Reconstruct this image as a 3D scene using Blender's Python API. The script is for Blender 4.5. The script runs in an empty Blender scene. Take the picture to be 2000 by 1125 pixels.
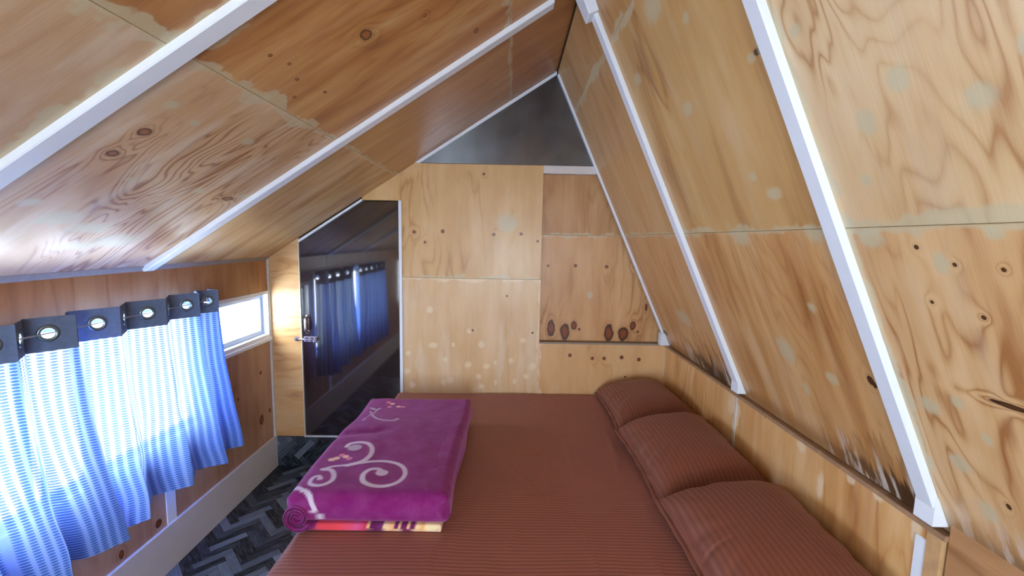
import bpy, bmesh, math, random
import numpy as np
from mathutils import Vector, Matrix

C = bpy.context.scene.collection
SC = bpy.context.scene
random.seed(7)
RNG = np.random.default_rng(7)

# ------------------------------------------------------------------ camera
CAM_H = 1.6552
PITCH, YAW, ROLL, FPX = 0.1115, 0.0053, 0.0183, 852.6
cd = bpy.data.cameras.new('camera'); cam = bpy.data.objects.new('camera', cd); C.objects.link(cam)
cd.sensor_fit = 'HORIZONTAL'; cd.sensor_width = 36.0; cd.lens = FPX / 2000.0 * 36.0
cd.clip_start = 0.02; cd.clip_end = 200
_F = Vector((math.sin(YAW) * math.cos(PITCH), math.cos(YAW) * math.cos(PITCH), -math.sin(PITCH)))
_R = Vector((math.cos(YAW), -math.sin(YAW), 0)); _U = _R.cross(_F)
_r = _R * math.cos(ROLL) - _U * math.sin(ROLL)
_r, _u = (_R * math.cos(ROLL) - _U * math.sin(ROLL)), (_U * math.cos(ROLL) + _R * math.sin(ROLL))
# image x axis -> (cos, sin) rotated clockwise by ROLL
_r = _R * math.cos(ROLL) + _U * math.sin(ROLL)
_u = _U * math.cos(ROLL) - _R * math.sin(ROLL)
cam.matrix_world = Matrix(((_r.x, _u.x, -_F.x, 0), (_r.y, _u.y, -_F.y, 0), (_r.z, _u.z, -_F.z, CAM_H), (0, 0, 0, 1)))
SC.camera = cam

# ------------------------------------------------------------------ sky, exposure
W = bpy.data.worlds.new('sky'); SC.world = W; W.use_nodes = True
bg = W.node_tree.nodes['Background']
bg.inputs['Color'].default_value = (0.74, 0.87, 1.0, 1); bg.inputs['Strength'].default_value = 9.5
SC.view_settings.view_transform = 'Standard'; SC.view_settings.look = 'None'
SC.view_settings.exposure = 1.6; SC.view_settings.gamma = 1.0; SC.view_settings.use_curve_mapping = False
SC.cycles.max_bounces = 10; SC.cycles.diffuse_bounces = 6; SC.cycles.transparent_max_bounces = 12
SC.cycles.glossy_bounces = 4; SC.cycles.sample_clamp_indirect = 12

def portal(loc, rot, sx, sy):
    l = bpy.data.lights.new('window_portal', 'AREA'); l.shape = 'RECTANGLE'; l.size = sx; l.size_y = sy
    l.cycles.is_portal = True
    o = bpy.data.objects.new('window_portal', l); C.objects.link(o); o.location = loc; o.rotation_euler = rot
    return o

# ------------------------------------------------------------------ room dimensions (metres)
XL, ZE, XA, ZA, XR, ZL, D = -1.665, 1.495, 0.2846, 2.755, 1.0925, 0.9435, 3.0
YF = -1.5                                   # wall behind the camera
KL = (ZA - ZE) / (XA - XL); TL = math.atan(KL); cL, sL = math.cos(TL), math.sin(TL)
ZB, KR = 0.9861, 2.1903; TR = math.atan(KR); cR, sR = math.cos(TR), math.sin(TR)
XB = XA + (ZA - ZB) / KR                    # foot of the steep slope
UL = (XA - XL) / cL; UR = (ZA - ZB) / sR
Y1, Y2 = 1.99, 1.045                         # rafter centres
ZS = 0.2225                                 # door threshold height
def PL(u, y, off=0.0):                      # low slope: u up from the eave, off into the room
    return Vector((XL + u * cL + off * sL, y, ZE + u * sL - off * cL))
def PR(u, y, off=0.0):                      # steep slope: u up from its foot
    return Vector((XB - u * cR - off * sR, y, ZB + u * sR - off * cR))
portal((XL - 0.12, 1.8, 0.97), (0, math.radians(-90), 0), 0.8, 2.5)
portal((XL - 0.12, -0.93, 0.97), (0, math.radians(-90), 0), 0.8, 1.1)
portal((0.05, YF - 0.12, 1.25), (math.radians(90), 0, 0), 1.25, 1.15)

MK = {'RP': [(1.049,0.78,0.025,0.025),(0.977,0.668,0.023,0.023),(0.993,0.867,0.027,0.026),(1.028,0.6,0.016,0.009),(1.223,0.965,0.014,0.02),(0.757,0.948,0.029,0.034),(0.768,1.119,0.026,0.038),(0.76,1.486,0.034,0.053),(0.762,0.705,0.014,0.016),(1.223,1.516,0.022,0.032),(0.887,1.222,0.018,0.036),(0.947,1.292,0.015,0.021),(1.441,1.334,0.015,0.022),(1.441,1.819,0.023,0.043),(1.23,1.124,0.013,0.019),(1.559,1.496,0.044,0.073),(0.335,1.464,0.048,0.041),(0.275,2.413,0.044,0.108),(0.539,1.238,0.018,0.02),(0.298,1.264,0.022,0.026),(0.202,1.424,0.02,0.018),(0.702,0.807,0.024,0.016),(0.348,0.943,0.024,0.025),(0.385,0.87,0.015,0.015),(0.317,0.831,0.017,0.012),(0.213,0.914,0.022,0.026),(0.109,0.884,0.027,0.021),(0.884,0.912,0.013,0.013)],
 'RK': [(0.42,0.765,0.006,0.035),(0.734,0.848,0.005,0.005),(0.701,0.784,0.004,0.004),(0.697,0.706,0.004,0.004),(0.6,0.762,0.005,0.005),(0.616,0.853,0.004,0.004),(0.351,1.103,0.014,0.011),(0.341,1.094,0.011,0.008),(0.159,0.832,0.007,0.005),(0.059,2.919,0.018,0.042),(1.235,1.092,0.008,0.017)],
 'LP': [(0.912,1.199,0.017,0.022),(0.886,1.574,0.019,0.032),(0.591,1.368,0.012,0.014),(0.59,1.672,0.021,0.031),(0.594,1.935,0.018,0.035),(0.368,1.337,0.039,0.066),(0.434,1.204,0.022,0.03),(0.317,1.477,0.032,0.077),(0.235,1.646,0.045,0.099),(1.073,1.411,0.014,0.021),(0.882,1.317,0.014,0.019),(0.35,1.292,0.019,0.021),(0.203,1.516,0.028,0.08)],
 'LK': [(0.794,1.229,0.018,0.023),(0.686,1.228,0.015,0.021),(0.566,1.867,0.015,0.037),(1.437,1.431,0.021,0.032),(0.943,1.077,0.006,0.007),(1.206,1.336,0.008,0.012),(1.182,1.423,0.01,0.016),(1.206,1.582,0.009,0.016),(1.632,1.527,0.01,0.015),(1.191,1.257,0.009,0.012),(1.126,1.5,0.009,0.014),(1.803,1.834,0.011,0.02)],
 'BP': [(0.771,-0.281,0.026,0.025),(0.758,-0.155,0.022,0.022),(0.686,-0.208,0.022,0.022),(0.653,-0.407,0.022,0.025),(0.637,-0.458,0.019,0.018),(0.789,-0.094,0.015,0.011),(0.802,0.018,0.022,0.018),(0.916,-0.192,0.026,0.025),(1.01,-0.279,0.018,0.018),(0.692,0.125,0.022,0.022),(0.913,-0.39,0.018,0.014),(0.907,-0.53,0.022,0.029),(0.715,-0.714,0.022,0.025),(0.654,0.046,0.023,0.015),(0.64,-0.088,0.019,0.011),(0.805,-0.444,0.019,0.018),(0.845,-0.706,0.018,0.018),(0.95,0.098,0.018,0.018),(0.612,-0.189,0.019,0.022),(0.615,-0.679,0.023,0.025),(1.157,-0.551,0.022,0.025),(1.765,-0.027,0.062,0.077),(0.767,0.17,0.026,0.029)],
 'BK': [(1.699,-0.462,0.012,0.011),(1.692,-0.657,0.01,0.011),(1.684,-0.116,0.01,0.011),(1.691,0.072,0.01,0.011),(1.644,0.185,0.009,0.009),(2.086,-0.187,0.008,0.009),(1.624,-0.584,0.009,0.009),(1.017,-0.254,0.007,0.007),(0.85,0.432,0.012,0.012),(0.83,0.591,0.012,0.011),(0.832,0.674,0.012,0.012),(0.841,0.797,0.013,0.013),(0.828,0.92,0.013,0.012),(0.7,0.829,0.006,0.006),(1.263,-0.019,0.007,0.007),(1.006,0.165,0.007,0.007)],
 'CK': [(1.029,0.299,0.06,0.029),(1.005,0.398,0.06,0.033),(1.051,0.462,0.033,0.02),(1.003,0.713,0.06,0.033),(0.997,0.816,0.056,0.038),(1.058,0.882,0.033,0.022),(1.025,0.5,0.009,0.009),(1.014,0.918,0.009,0.009),(1.474,0.268,0.009,0.009),(1.478,0.459,0.011,0.011),(1.474,0.678,0.011,0.011),(1.478,0.876,0.009,0.009),(1.363,0.932,0.011,0.009),(1.192,0.97,0.026,0.009)],
 'CP': [(1.273,0.567,0.029,0.022),(1.709,0.615,0.014,0.043)],
 'SK': [(0.803,-1.63,0.013,0.011),(0.747,-1.64,0.015,0.011),(0.49,-1.64,0.019,0.013),(0.662,-1.618,0.007,0.007)],
 'WK': [(0.269,1.963,0.021,0.018),(0.264,1.76,0.02,0.012),(0.415,2.322,0.011,0.012),(0.413,2.579,0.02,0.015),(0.407,2.846,0.033,0.024),(0.731,2.86,0.011,0.012),(0.434,2.949,0.015,0.013),(0.641,2.608,0.01,0.01)],
 'KP': [(0.91,1.541,0.022,0.024),(0.92,1.305,0.019,0.017),(0.82,1.429,0.05,0.018),(0.926,1.203,0.017,0.02),(0.875,2.045,0.056,0.042),(0.913,1.079,0.048,0.015),(0.869,1.996,0.036,0.035)],
 'KK': [(0.931,1.774,0.009,0.005)]}

# ------------------------------------------------------------------ node helper
class NT:
    def __init__(s, name):
        s.mat = bpy.data.materials.new(name); s.mat.use_nodes = True
        s.t = s.mat.node_tree; s.b = s.t.nodes['Principled BSDF']; s.out = s.t.nodes['Material Output']
    def put(s, sock, v):
        if isinstance(v, (int, float)): sock.default_value = v
        elif isinstance(v, (tuple, list)): sock.default_value = (*v, 1) if (len(v) == 3 and sock.type == 'RGBA') else v
        else: s.t.links.new(v, sock)
    def node(s, ty, **k):
        n = s.t.nodes.new(ty)
        for a, v in k.items(): setattr(n, a, v)
        return n
    def m(s, op, a, b=0.0, c=None, clamp=False):
        n = s.node('ShaderNodeMath', operation=op, use_clamp=clamp)
        s.put(n.inputs[0], a); s.put(n.inputs[1], b)
        if c is not None: s.put(n.inputs[2], c)
        return n.outputs[0]
    def uv(s, name='UVMap'):
        n = s.node('ShaderNodeUVMap'); n.uv_map = name
        x = s.node('ShaderNodeSeparateXYZ'); s.t.links.new(n.outputs[0], x.inputs[0])
        return x.outputs[0], x.outputs[1]
    def vec(s, x, y, z=0.0):
        n = s.node('ShaderNodeCombineXYZ'); s.put(n.inputs[0], x); s.put(n.inputs[1], y); s.put(n.inputs[2], z)
        return n.outputs[0]
    def noise(s, v, scale=1.0, detail=2.0, rough=0.5, dist=0.0):
        n = s.node('ShaderNodeTexNoise'); s.t.links.new(v, n.inputs['Vector'])
        n.inputs['Scale'].default_value = scale; n.inputs['Detail'].default_value = detail
        n.inputs['Roughness'].default_value = rough; n.inputs['Distortion'].default_value = dist
        return n.outputs[0]
    def ss(s, v, lo, hi, a=0.0, b=1.0):
        n = s.node('ShaderNodeMapRange', interpolation_type='SMOOTHSTEP')
        s.put(n.inputs[0], v); s.put(n.inputs[1], lo); s.put(n.inputs[2], hi); s.put(n.inputs[3], a); s.put(n.inputs[4], b)
        return n.outputs[0]
    def mix(s, f, a, b):
        n = s.node('ShaderNodeMix', data_type='RGBA'); s.put(n.inputs[0], f); s.put(n.inputs[6], a); s.put(n.inputs[7], b)
        return n.outputs[2]
    def bump(s, h, strength=0.2, dist=0.01):
        n = s.node('ShaderNodeBump'); n.inputs['Strength'].default_value = strength; n.inputs['Distance'].default_value = dist
        s.t.links.new(h, n.inputs['Height']); s.t.links.new(n.outputs[0], s.b.inputs['Normal'])
    def fin(s, col=None, rough=None, metal=None, spec=None):
        if col is not None: s.put(s.b.inputs['Base Color'], col)
        if rough is not None: s.put(s.b.inputs['Roughness'], rough)
        if metal is not None: s.put(s.b.inputs['Metallic'], metal)
        if spec is not None: s.put(s.b.inputs['Specular IOR Level'], spec)
        return s.mat

def lin(r, g, b):
    f = lambda c: c / 12.92 if c <= 0.04045 else ((c + 0.055) / 1.055) ** 2.4
    return (f(r / 255), f(g / 255), f(b / 255))

def plain(name, col, rough=0.5, metal=0.0, grain=0.0, gs=40.0, bump=0.0):
    n = NT(name)
    tc = n.node('ShaderNodeTexCoord')
    f = n.noise(tc.outputs['Object'], gs, 3)
    c = n.mix(n.m('MULTIPLY', f, 1.0), tuple(x * (1 - grain) for x in col), tuple(min(1, x * (1 + grain)) for x in col))
    if bump: n.bump(f, bump, 0.004)
    return n.fin(c, rough, metal)

FILLER = lin(202, 194, 160); WARM = lin(236, 218, 184)
def plywood(name, pale, mid, dark, seed, figure=0.5, streak=0.6, knots=(), patches=(), seams=(), seam_w=0.016,
            mold=None, rough=0.34, wash=0.0, vseams=(), freq=9.0, kcol=(134, 66, 24), fill=None):
    """varnished plywood: UV x runs along the grain, UV y across it, both in metres"""
    FIL = fill or FILLER
    pale, mid, dark = [tuple(x * 0.9 + 0.1 * (0.3 * c[0] + 0.6 * c[1] + 0.1 * c[2]) for x in c) for c in (pale, mid, dark)]
    pale, mid, dark = [(c[0] * 1.02, c[1] * 1.015, c[2] * 0.97) for c in (pale, mid, dark)]
    n = NT(name); u, v = n.uv()
    big = n.noise(n.vec(n.m('MULTIPLY_ADD', u, 0.9, seed * 3.1), n.m('MULTIPLY_ADD', v, 3.4, seed * 1.7), seed), 1.0, 3.0, 0.5, 0.5)
    field = n.m('MULTIPLY', big, freq)
    kmask = None
    for i, (ku, kv, ru, rv) in enumerate(knots):
        du = n.m('DIVIDE', n.m('SUBTRACT', u, ku), ru); dv = n.m('DIVIDE', n.m('SUBTRACT', v, kv), rv)
        d2 = n.m('MULTIPLY_ADD', du, du, n.m('MULTIPLY', dv, dv))
        kmask = d2 if kmask is None else n.m('MINIMUM', kmask, d2)
    if kmask is not None:
        field = n.m('ADD', field, n.m('DIVIDE', 3.0, n.m('MULTIPLY_ADD', kmask, 0.5, 1.0)))
    field = n.m('MULTIPLY_ADD', v, 7.0, field)
    band = n.m('PINGPONG', field, 0.5)
    band = n.m('POWER', n.m('MULTIPLY', band, 2.0), 2.8)
    where = n.noise(n.vec(n.m('MULTIPLY', u, 0.8), n.m('MULTIPLY_ADD', v, 1.6, seed * 5.3), seed + 9), 1.3, 2.0)
    st = n.noise(n.vec(n.m('MULTIPLY', u, 1.5), n.m('MULTIPLY', v, 19.0), seed + 3), 1.0, 4.0, 0.6, 0.35)
    fine = n.noise(n.vec(n.m('MULTIPLY', u, 9.0), n.m('MULTIPLY', v, 190.0), seed + 5), 1.0, 2.0, 0.6)
    blotch = n.noise(n.vec(n.m('MULTIPLY', u, 3.0), n.m('MULTIPLY', v, 6.0), seed + 7), 1.0, 3.0)
    flame = n.noise(n.vec(n.m('MULTIPLY', u, 1.1), n.m('MULTIPLY', v, 7.5), seed + 31), 1.0, 3.0, 0.55, 0.6)
    f = n.m('MULTIPLY', n.m('MULTIPLY', band, n.ss(where, 0.42, 0.62)), figure)
    f = n.m('MULTIPLY_ADD', n.m('SUBTRACT', flame, 0.5), streak * 2.0, f)
    f = n.m('MULTIPLY_ADD', n.m('SUBTRACT', st, 0.5), streak * 0.95, f)
    f = n.m('MULTIPLY_ADD', n.m('SUBTRACT', fine, 0.5), 0.28, f)
    f = n.m('MULTIPLY_ADD', n.m('SUBTRACT', blotch, 0.5), 0.75, f)
    f = n.m('ADD', f, 0.42, clamp=True)
    ramp = n.node('ShaderNodeValToRGB'); n.t.links.new(f, ramp.inputs[0])
    e = ramp.color_ramp.elements
    e[0].position = 0.05; e[0].color = (*pale, 1); e[1].position = 1.0; e[1].color = (*dark, 1)
    k = e.new(0.5); k.color = (*mid, 1)
    col = ramp.outputs[0]
    edge = n.noise(n.vec(n.m('MULTIPLY', u, 26.0), n.m('MULTIPLY', v, 26.0), seed + 11), 1.0, 3.0, 0.6)
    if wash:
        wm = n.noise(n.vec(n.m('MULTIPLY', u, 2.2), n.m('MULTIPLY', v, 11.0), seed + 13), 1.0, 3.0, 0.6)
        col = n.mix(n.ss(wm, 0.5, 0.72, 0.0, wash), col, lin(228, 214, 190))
    if kmask is not None:
        kd = n.m('ADD', n.m('SQRT', kmask), n.m('MULTIPLY', n.m('SUBTRACT', edge, 0.5), 0.7))
        col = n.mix(n.ss(kd, 1.1, 1.9, 0.2, 0.0), col, lin(150, 92, 44))
        kc = n.mix(n.ss(kd, 0.35, 0.95), lin(*kcol), lin(*[c * 0.42 for c in kcol]))
        col = n.mix(n.ss(kd, 0.85, 1.12, 1.0, 0.0), col, kc)
    pm = None
    for (pu, pv, ru, rv) in patches:
        du = n.m('DIVIDE', n.m('SUBTRACT', u, pu), ru); dv = n.m('DIVIDE', n.m('SUBTRACT', v, pv), rv)
        d2 = n.m('MULTIPLY_ADD', du, du, n.m('MULTIPLY', dv, dv))
        pm = d2 if pm is None else n.m('MINIMUM', pm, d2)
    if pm is not None:
        pd = n.m('MULTIPLY_ADD', n.m('SUBTRACT', edge, 0.5), 1.1, n.m('SQRT', pm))
        fm = n.ss(pd, 0.5, 1.3, 0.75, 0.0)
        col = n.mix(fm, col, FIL)
    for (coord, us, w) in [(u, a, seam_w) for a in seams] + [(v, a, seam_w * 0.8) for a in vseams]:
        d = n.m('ABSOLUTE', n.m('SUBTRACT', coord, us))
        ww = n.m('MULTIPLY', n.ss(n.noise(n.vec(n.m('MULTIPLY', u, 7.0), n.m('MULTIPLY', v, 7.0), seed + 17), 1.0, 3.0, 0.65), 0.36, 0.7), w * 2.6)
        d = n.m('MULTIPLY_ADD', n.m('SUBTRACT', edge, 0.5), w * 0.9, d)
        col = n.mix(n.ss(n.m('SUBTRACT', d, ww), -0.005, 0.007, 0.66, 0.0), col, FIL)
    if mold:                                                # damp stains at the foot of the sheet: (v of worst spot, reach, height)
        v0, reach, ht = mold
        fall = n.ss(n.m('ABSOLUTE', n.m('SUBTRACT', v, v0)), 0.0, reach, 1.0, 0.0)
        ms = n.noise(n.vec(n.m('MULTIPLY', u, 4.0), n.m('MULTIPLY', v, 30.0), seed + 19), 1.0, 4.0, 0.62)
        h = n.m('MULTIPLY', n.m('MULTIPLY', n.ss(ms, 0.32, 0.72), ht), n.m('MULTIPLY_ADD', fall, 0.95, 0.05))
        col = n.mix(n.ss(n.m('SUBTRACT', u, n.m('MULTIPLY', h, 3.0)), -0.02, 0.06, 0.5, 0.0), col, lin(138, 88, 44))
        col = n.mix(n.m('MULTIPLY', n.ss(n.m('SUBTRACT', u, h), -0.02, 0.025, 0.85, 0.0), n.m('MULTIPLY_ADD', fall, 0.85, 0.15)), col, lin(56, 40, 30))
        m2 = n.noise(n.vec(n.m('MULTIPLY', u, 6.0), n.m('MULTIPLY', v, 34.0), seed + 29), 1.0, 3.0, 0.6)
        col = n.mix(n.m('MULTIPLY', n.m('MULTIPLY', n.ss(m2, 0.5, 0.62), n.ss(u, 0.03, 0.13, 0.85, 0.0)), n.m('POWER', fall, 0.5)), col, lin(222, 210, 196))
    n.bump(n.m('MULTIPLY_ADD', fine, 0.5, st), 0.06, 0.01)
    n.b.inputs['Coat Weight'].default_value = 0.12; n.b.inputs['Coat Roughness'].default_value = 0.22
    return n.fin(col, n.m('MULTIPLY_ADD', st, 0.14, rough))

# ------------------------------------------------------------------ mesh helpers
def link(name, me, mat=None, parent=None, smooth=False):
    o = bpy.data.objects.new(name, me); C.objects.link(o)
    if mat is not None and not me.materials: me.materials.append(mat)
    if parent is not None: o.parent = parent
    if smooth:
        me.polygons.foreach_set('use_smooth', [True] * len(me.polygons))
    return o
def tag(o, label=None, cat=None, group=None, kind=None):
    if label: o['label'] = label
    if cat: o['category'] = cat
    if group: o['group'] = group
    if kind: o['kind'] = kind
    return o
def empty(name, loc=(0, 0, 0)):
    o = bpy.data.objects.new(name, None); C.objects.link(o); o.location = loc; o.empty_display_size = 0.05
    return o
class MB:
    def __init__(s): s.v = []; s.f = []; s.uv = []
    def face(s, pts, uvs=None):
        i = len(s.v); s.v += [tuple(p) for p in pts]; s.f.append(tuple(range(i, i + len(pts))))
        s.uv += list(uvs) if uvs else [(p[0], p[1]) for p in pts]
    def prism(s, poly, nrm, t, uvf=None, bev=0.0):
        """poly: coplanar corners on the visible face, nrm points at the viewer's side, t: depth behind"""
        nrm = Vector(nrm).normalized(); poly = [Vector(p) for p in poly]
        area = Vector((0, 0, 0))
        for a, b in zip(poly, poly[1:] + poly[:1]): area += a.cross(b)
        if area.dot(nrm) < 0: poly = poly[::-1]
        uvf = uvf or (lambda p: (p.x + p.z, p.y))
        k = len(poly)
        if bev:
            cen = sum(poly, Vector()) / k; inn = []
            for i in range(k):
                a, b, c = poly[i - 1], poly[i], poly[(i + 1) % k]
                e1 = (b - a).normalized(); e2 = (c - b).normalized()
                n1 = nrm.cross(e1); n2 = nrm.cross(e2); d = (n1 + n2); den = 1 + n1.dot(n2)
                inn.append(b + d / max(den, 0.3) * bev)
            mid = [p - nrm * bev for p in poly]; back = [p - nrm * t for p in poly]
            s.face(inn, [uvf(p) for p in inn])
            for i in range(k):
                j = (i + 1) % k
                s.face([inn[j], inn[i], mid[i], mid[j]], [uvf(p) for p in (inn[j], inn[i], mid[i], mid[j])])
                s.face([mid[j], mid[i], back[i], back[j]], [uvf(p) for p in (mid[j], mid[i], back[i], back[j])])
            s.face(back[::-1], [uvf(p) for p in back[::-1]])
        else:
            back = [p - nrm * t for p in poly]
            s.face(poly, [uvf(p) for p in poly])
            for i in range(k):
                j = (i + 1) % k
                q = (poly[j], poly[i], back[i], back[j]); s.face(q, [uvf(p) for p in q])
            s.face(back[::-1], [uvf(p) for p in back[::-1]])
        return s
    def box(s, a, b, bev=0.0, uvf=None):
        x0, y0, z0 = a; x1, y1, z1 = b
        if bev: bev = min(bev, 0.45 * min(abs(x1 - x0), abs(y1 - y0), abs(z1 - z0)))
        return s.prism([(x0, y0, z1), (x1, y0, z1), (x1, y1, z1), (x0, y1, z1)], (0, 0, 1), z1 - z0, uvf, bev)
    def tube(s, pts, r, n=8, cap=True):
        pts = [Vector(p) for p in pts]; rings = []
        for i, p in enumerate(pts):
            d = (pts[min(i + 1, len(pts) - 1)] - pts[max(i - 1, 0)]).normalized()
            a = Vector((0, 0, 1)) if abs(d.z) < 0.9 else Vector((1, 0, 0))
            x = d.cross(a).normalized(); y = d.cross(x)
            rr = r[i] if isinstance(r, (list, tuple)) else r
            rings.append([p + (x * math.cos(2 * math.pi * k / n) + y * math.sin(2 * math.pi * k / n)) * rr for k in range(n)])
        for A, B in zip(rings, rings[1:]):
            for k in range(n): s.face([A[k], A[(k + 1) % n], B[(k + 1) % n], B[k]])
        if cap: s.face(rings[0][::-1]); s.face(rings[-1])
        return s
    def mesh(s, name):
        me = bpy.data.meshes.new(name); me.from_pydata(s.v, [], s.f)
        l = me.uv_layers.new(name='UVMap')
        l.data.foreach_set('uv', [c for q in s.uv for c in q])
        bm = bmesh.new(); bm.from_mesh(me); bmesh.ops.remove_doubles(bm, verts=bm.verts, dist=1e-5)
        bmesh.ops.recalc_face_normals(bm, faces=bm.faces); bm.to_mesh(me); bm.free(); me.update()
        return me
    def build(s, name, mat, parent=None, smooth=False): return link(name, s.mesh(name), mat, parent, smooth)

def grid_mesh(name, P, uv=None, wrap_u=False, col=None):
    """P: array (n, m, 3); wrap_u closes the first axis"""
    n, m = P.shape[:2]
    idx = np.arange(n * m).reshape(n, m)
    a = idx if wrap_u else idx[:-1]
    b = np.roll(idx, -1, 0) if wrap_u else idx[1:]
    q = np.stack([a[:, :-1], a[:, 1:], b[:, 1:], b[:, :-1]], -1).reshape(-1, 4)
    me = bpy.data.meshes.new(name)
    me.vertices.add(n * m); me.vertices.foreach_set('co', P.reshape(-1).astype(np.float32))
    me.loops.add(q.size); me.loops.foreach_set('vertex_index', q.reshape(-1).astype(np.int32))
    me.polygons.add(len(q)); me.polygons.foreach_set('loop_start', np.arange(0, q.size, 4, dtype=np.int32))
    me.polygons.foreach_set('use_smooth', np.ones(len(q), bool))
    if uv is not None:
        l = me.uv_layers.new(name='UVMap'); l.data.foreach_set('uv', uv.reshape(-1, 2)[q.reshape(-1)].reshape(-1).astype(np.float32))
    if col is not None:
        ca = me.color_attributes.new('print', 'FLOAT_COLOR', 'POINT')
        ca.data.foreach_set('color', np.concatenate([col.reshape(-1, 3), np.ones((n * m, 1))], 1).reshape(-1).astype(np.float32))
    me.update(calc_edges=True); me.validate()
    return me
def vnoise(x, y, seed=0):
    """smooth value noise on arrays, range about -1..1"""
    r = np.random.default_rng(seed).uniform(-1, 1, (64, 64))
    xi, yi = np.floor(x).astype(int), np.floor(y).astype(int); fx, fy = x - xi, y - yi
    fx = fx * fx * (3 - 2 * fx); fy = fy * fy * (3 - 2 * fy)
    g = lambda i, j: r[i % 64, j % 64]
    return (g(xi, yi) * (1 - fx) + g(xi + 1, yi) * fx) * (1 - fy) + (g(xi, yi + 1) * (1 - fx) + g(xi + 1, yi + 1) * fx) * fy

# ------------------------------------------------------------------ materials
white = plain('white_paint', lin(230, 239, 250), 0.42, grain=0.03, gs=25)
cream = plain('cream_board_paint', lin(214, 210, 208), 0.5, grain=0.04, gs=18)
caulk = plain('dried_caulk', lin(206, 202, 190), 0.7, grain=0.15, gs=60, bump=0.3)
greygap = plain('grey_caulk', lin(150, 138, 122), 0.75, grain=0.2, gs=50)
darkwood = plain('aged_board', lin(160, 128, 98), 0.6, grain=0.35, gs=30)
shell = plain('rough_shell', lin(120, 100, 80), 0.9)
rawwood = plain('raw_batten', lin(196, 158, 112), 0.6, grain=0.25, gs=35)
steel = plain('dull_steel', lin(170, 160, 170), 0.35, 0.9, grain=0.2, gs=80)
dark_steel = plain('dark_lacquered_steel', lin(70, 60, 66), 0.3, 0.7)
alu = plain('grey_aluminium', lin(170, 180, 196), 0.4, 0.3)

PALE, MID, DARK = lin(224, 186, 132), lin(208, 160, 98), lin(170, 112, 52)
def glass_mat():
    n = NT('window_glass'); tr = n.node('ShaderNodeBsdfTransparent'); gl = n.node('ShaderNodeBsdfGlossy')
    gl.inputs['Roughness'].default_value = 0.02
    geo = n.node('ShaderNodeNewGeometry'); dp = n.node('ShaderNodeVectorMath', operation='DOT_PRODUCT')
    n.t.links.new(geo.outputs['Normal'], dp.inputs[0]); n.t.links.new(geo.outputs['Incoming'], dp.inputs[1])
    f0 = n.m('SUBTRACT', 1.0, n.m('ABSOLUTE', dp.outputs['Value']), clamp=True)
    fr = n.m('MULTIPLY_ADD', n.m('POWER', f0, 5.0), 0.9, 0.04)              # Schlick
    mx = n.node('ShaderNodeMixShader'); n.t.links.new(fr, mx.inputs[0])
    n.t.links.new(tr.outputs[0], mx.inputs[1]); n.t.links.new(gl.outputs[0], mx.inputs[2])
    n.t.links.new(mx.outputs[0], n.out.inputs[0]); return n.mat
glass = glass_mat()

# ------------------------------------------------------------------ floor
def vinyl(name, tone):
    n = NT(name); tc = n.node('ShaderNodeTexCoord'); oi = n.node('ShaderNodeObjectInfo')
    u, v = n.uv()
    g = n.noise(n.vec(n.m('MULTIPLY', u, 14.0), n.m('MULTIPLY', v, 160.0), n.m('MULTIPLY', oi.outputs['Random'], 50.0)), 1.0, 3.0, 0.6)
    base = n.mix(n.m('POWER', oi.outputs['Random'], 3.0), lin(9, 12, 22), tone)
    c = n.mix(n.ss(g, 0.42, 0.8), base, n.mix(0.35, base, lin(150, 166, 184)))
    n.bump(g, 0.05, 0.004)
    return n.fin(c, 0.32, spec=0.3)
vinyl_mat = vinyl('dark_vinyl', lin(120, 132, 148))
vinyl_gap = plain('vinyl_groove', lin(14, 17, 24), 0.5)
fl = tag(MB().box((XL - 0.1, YF - 0.1, -0.1), (1.25, D + 0.02, -0.0025)).build('floor', vinyl_gap), 'dark grey herringbone vinyl floor', kind='structure')

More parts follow.
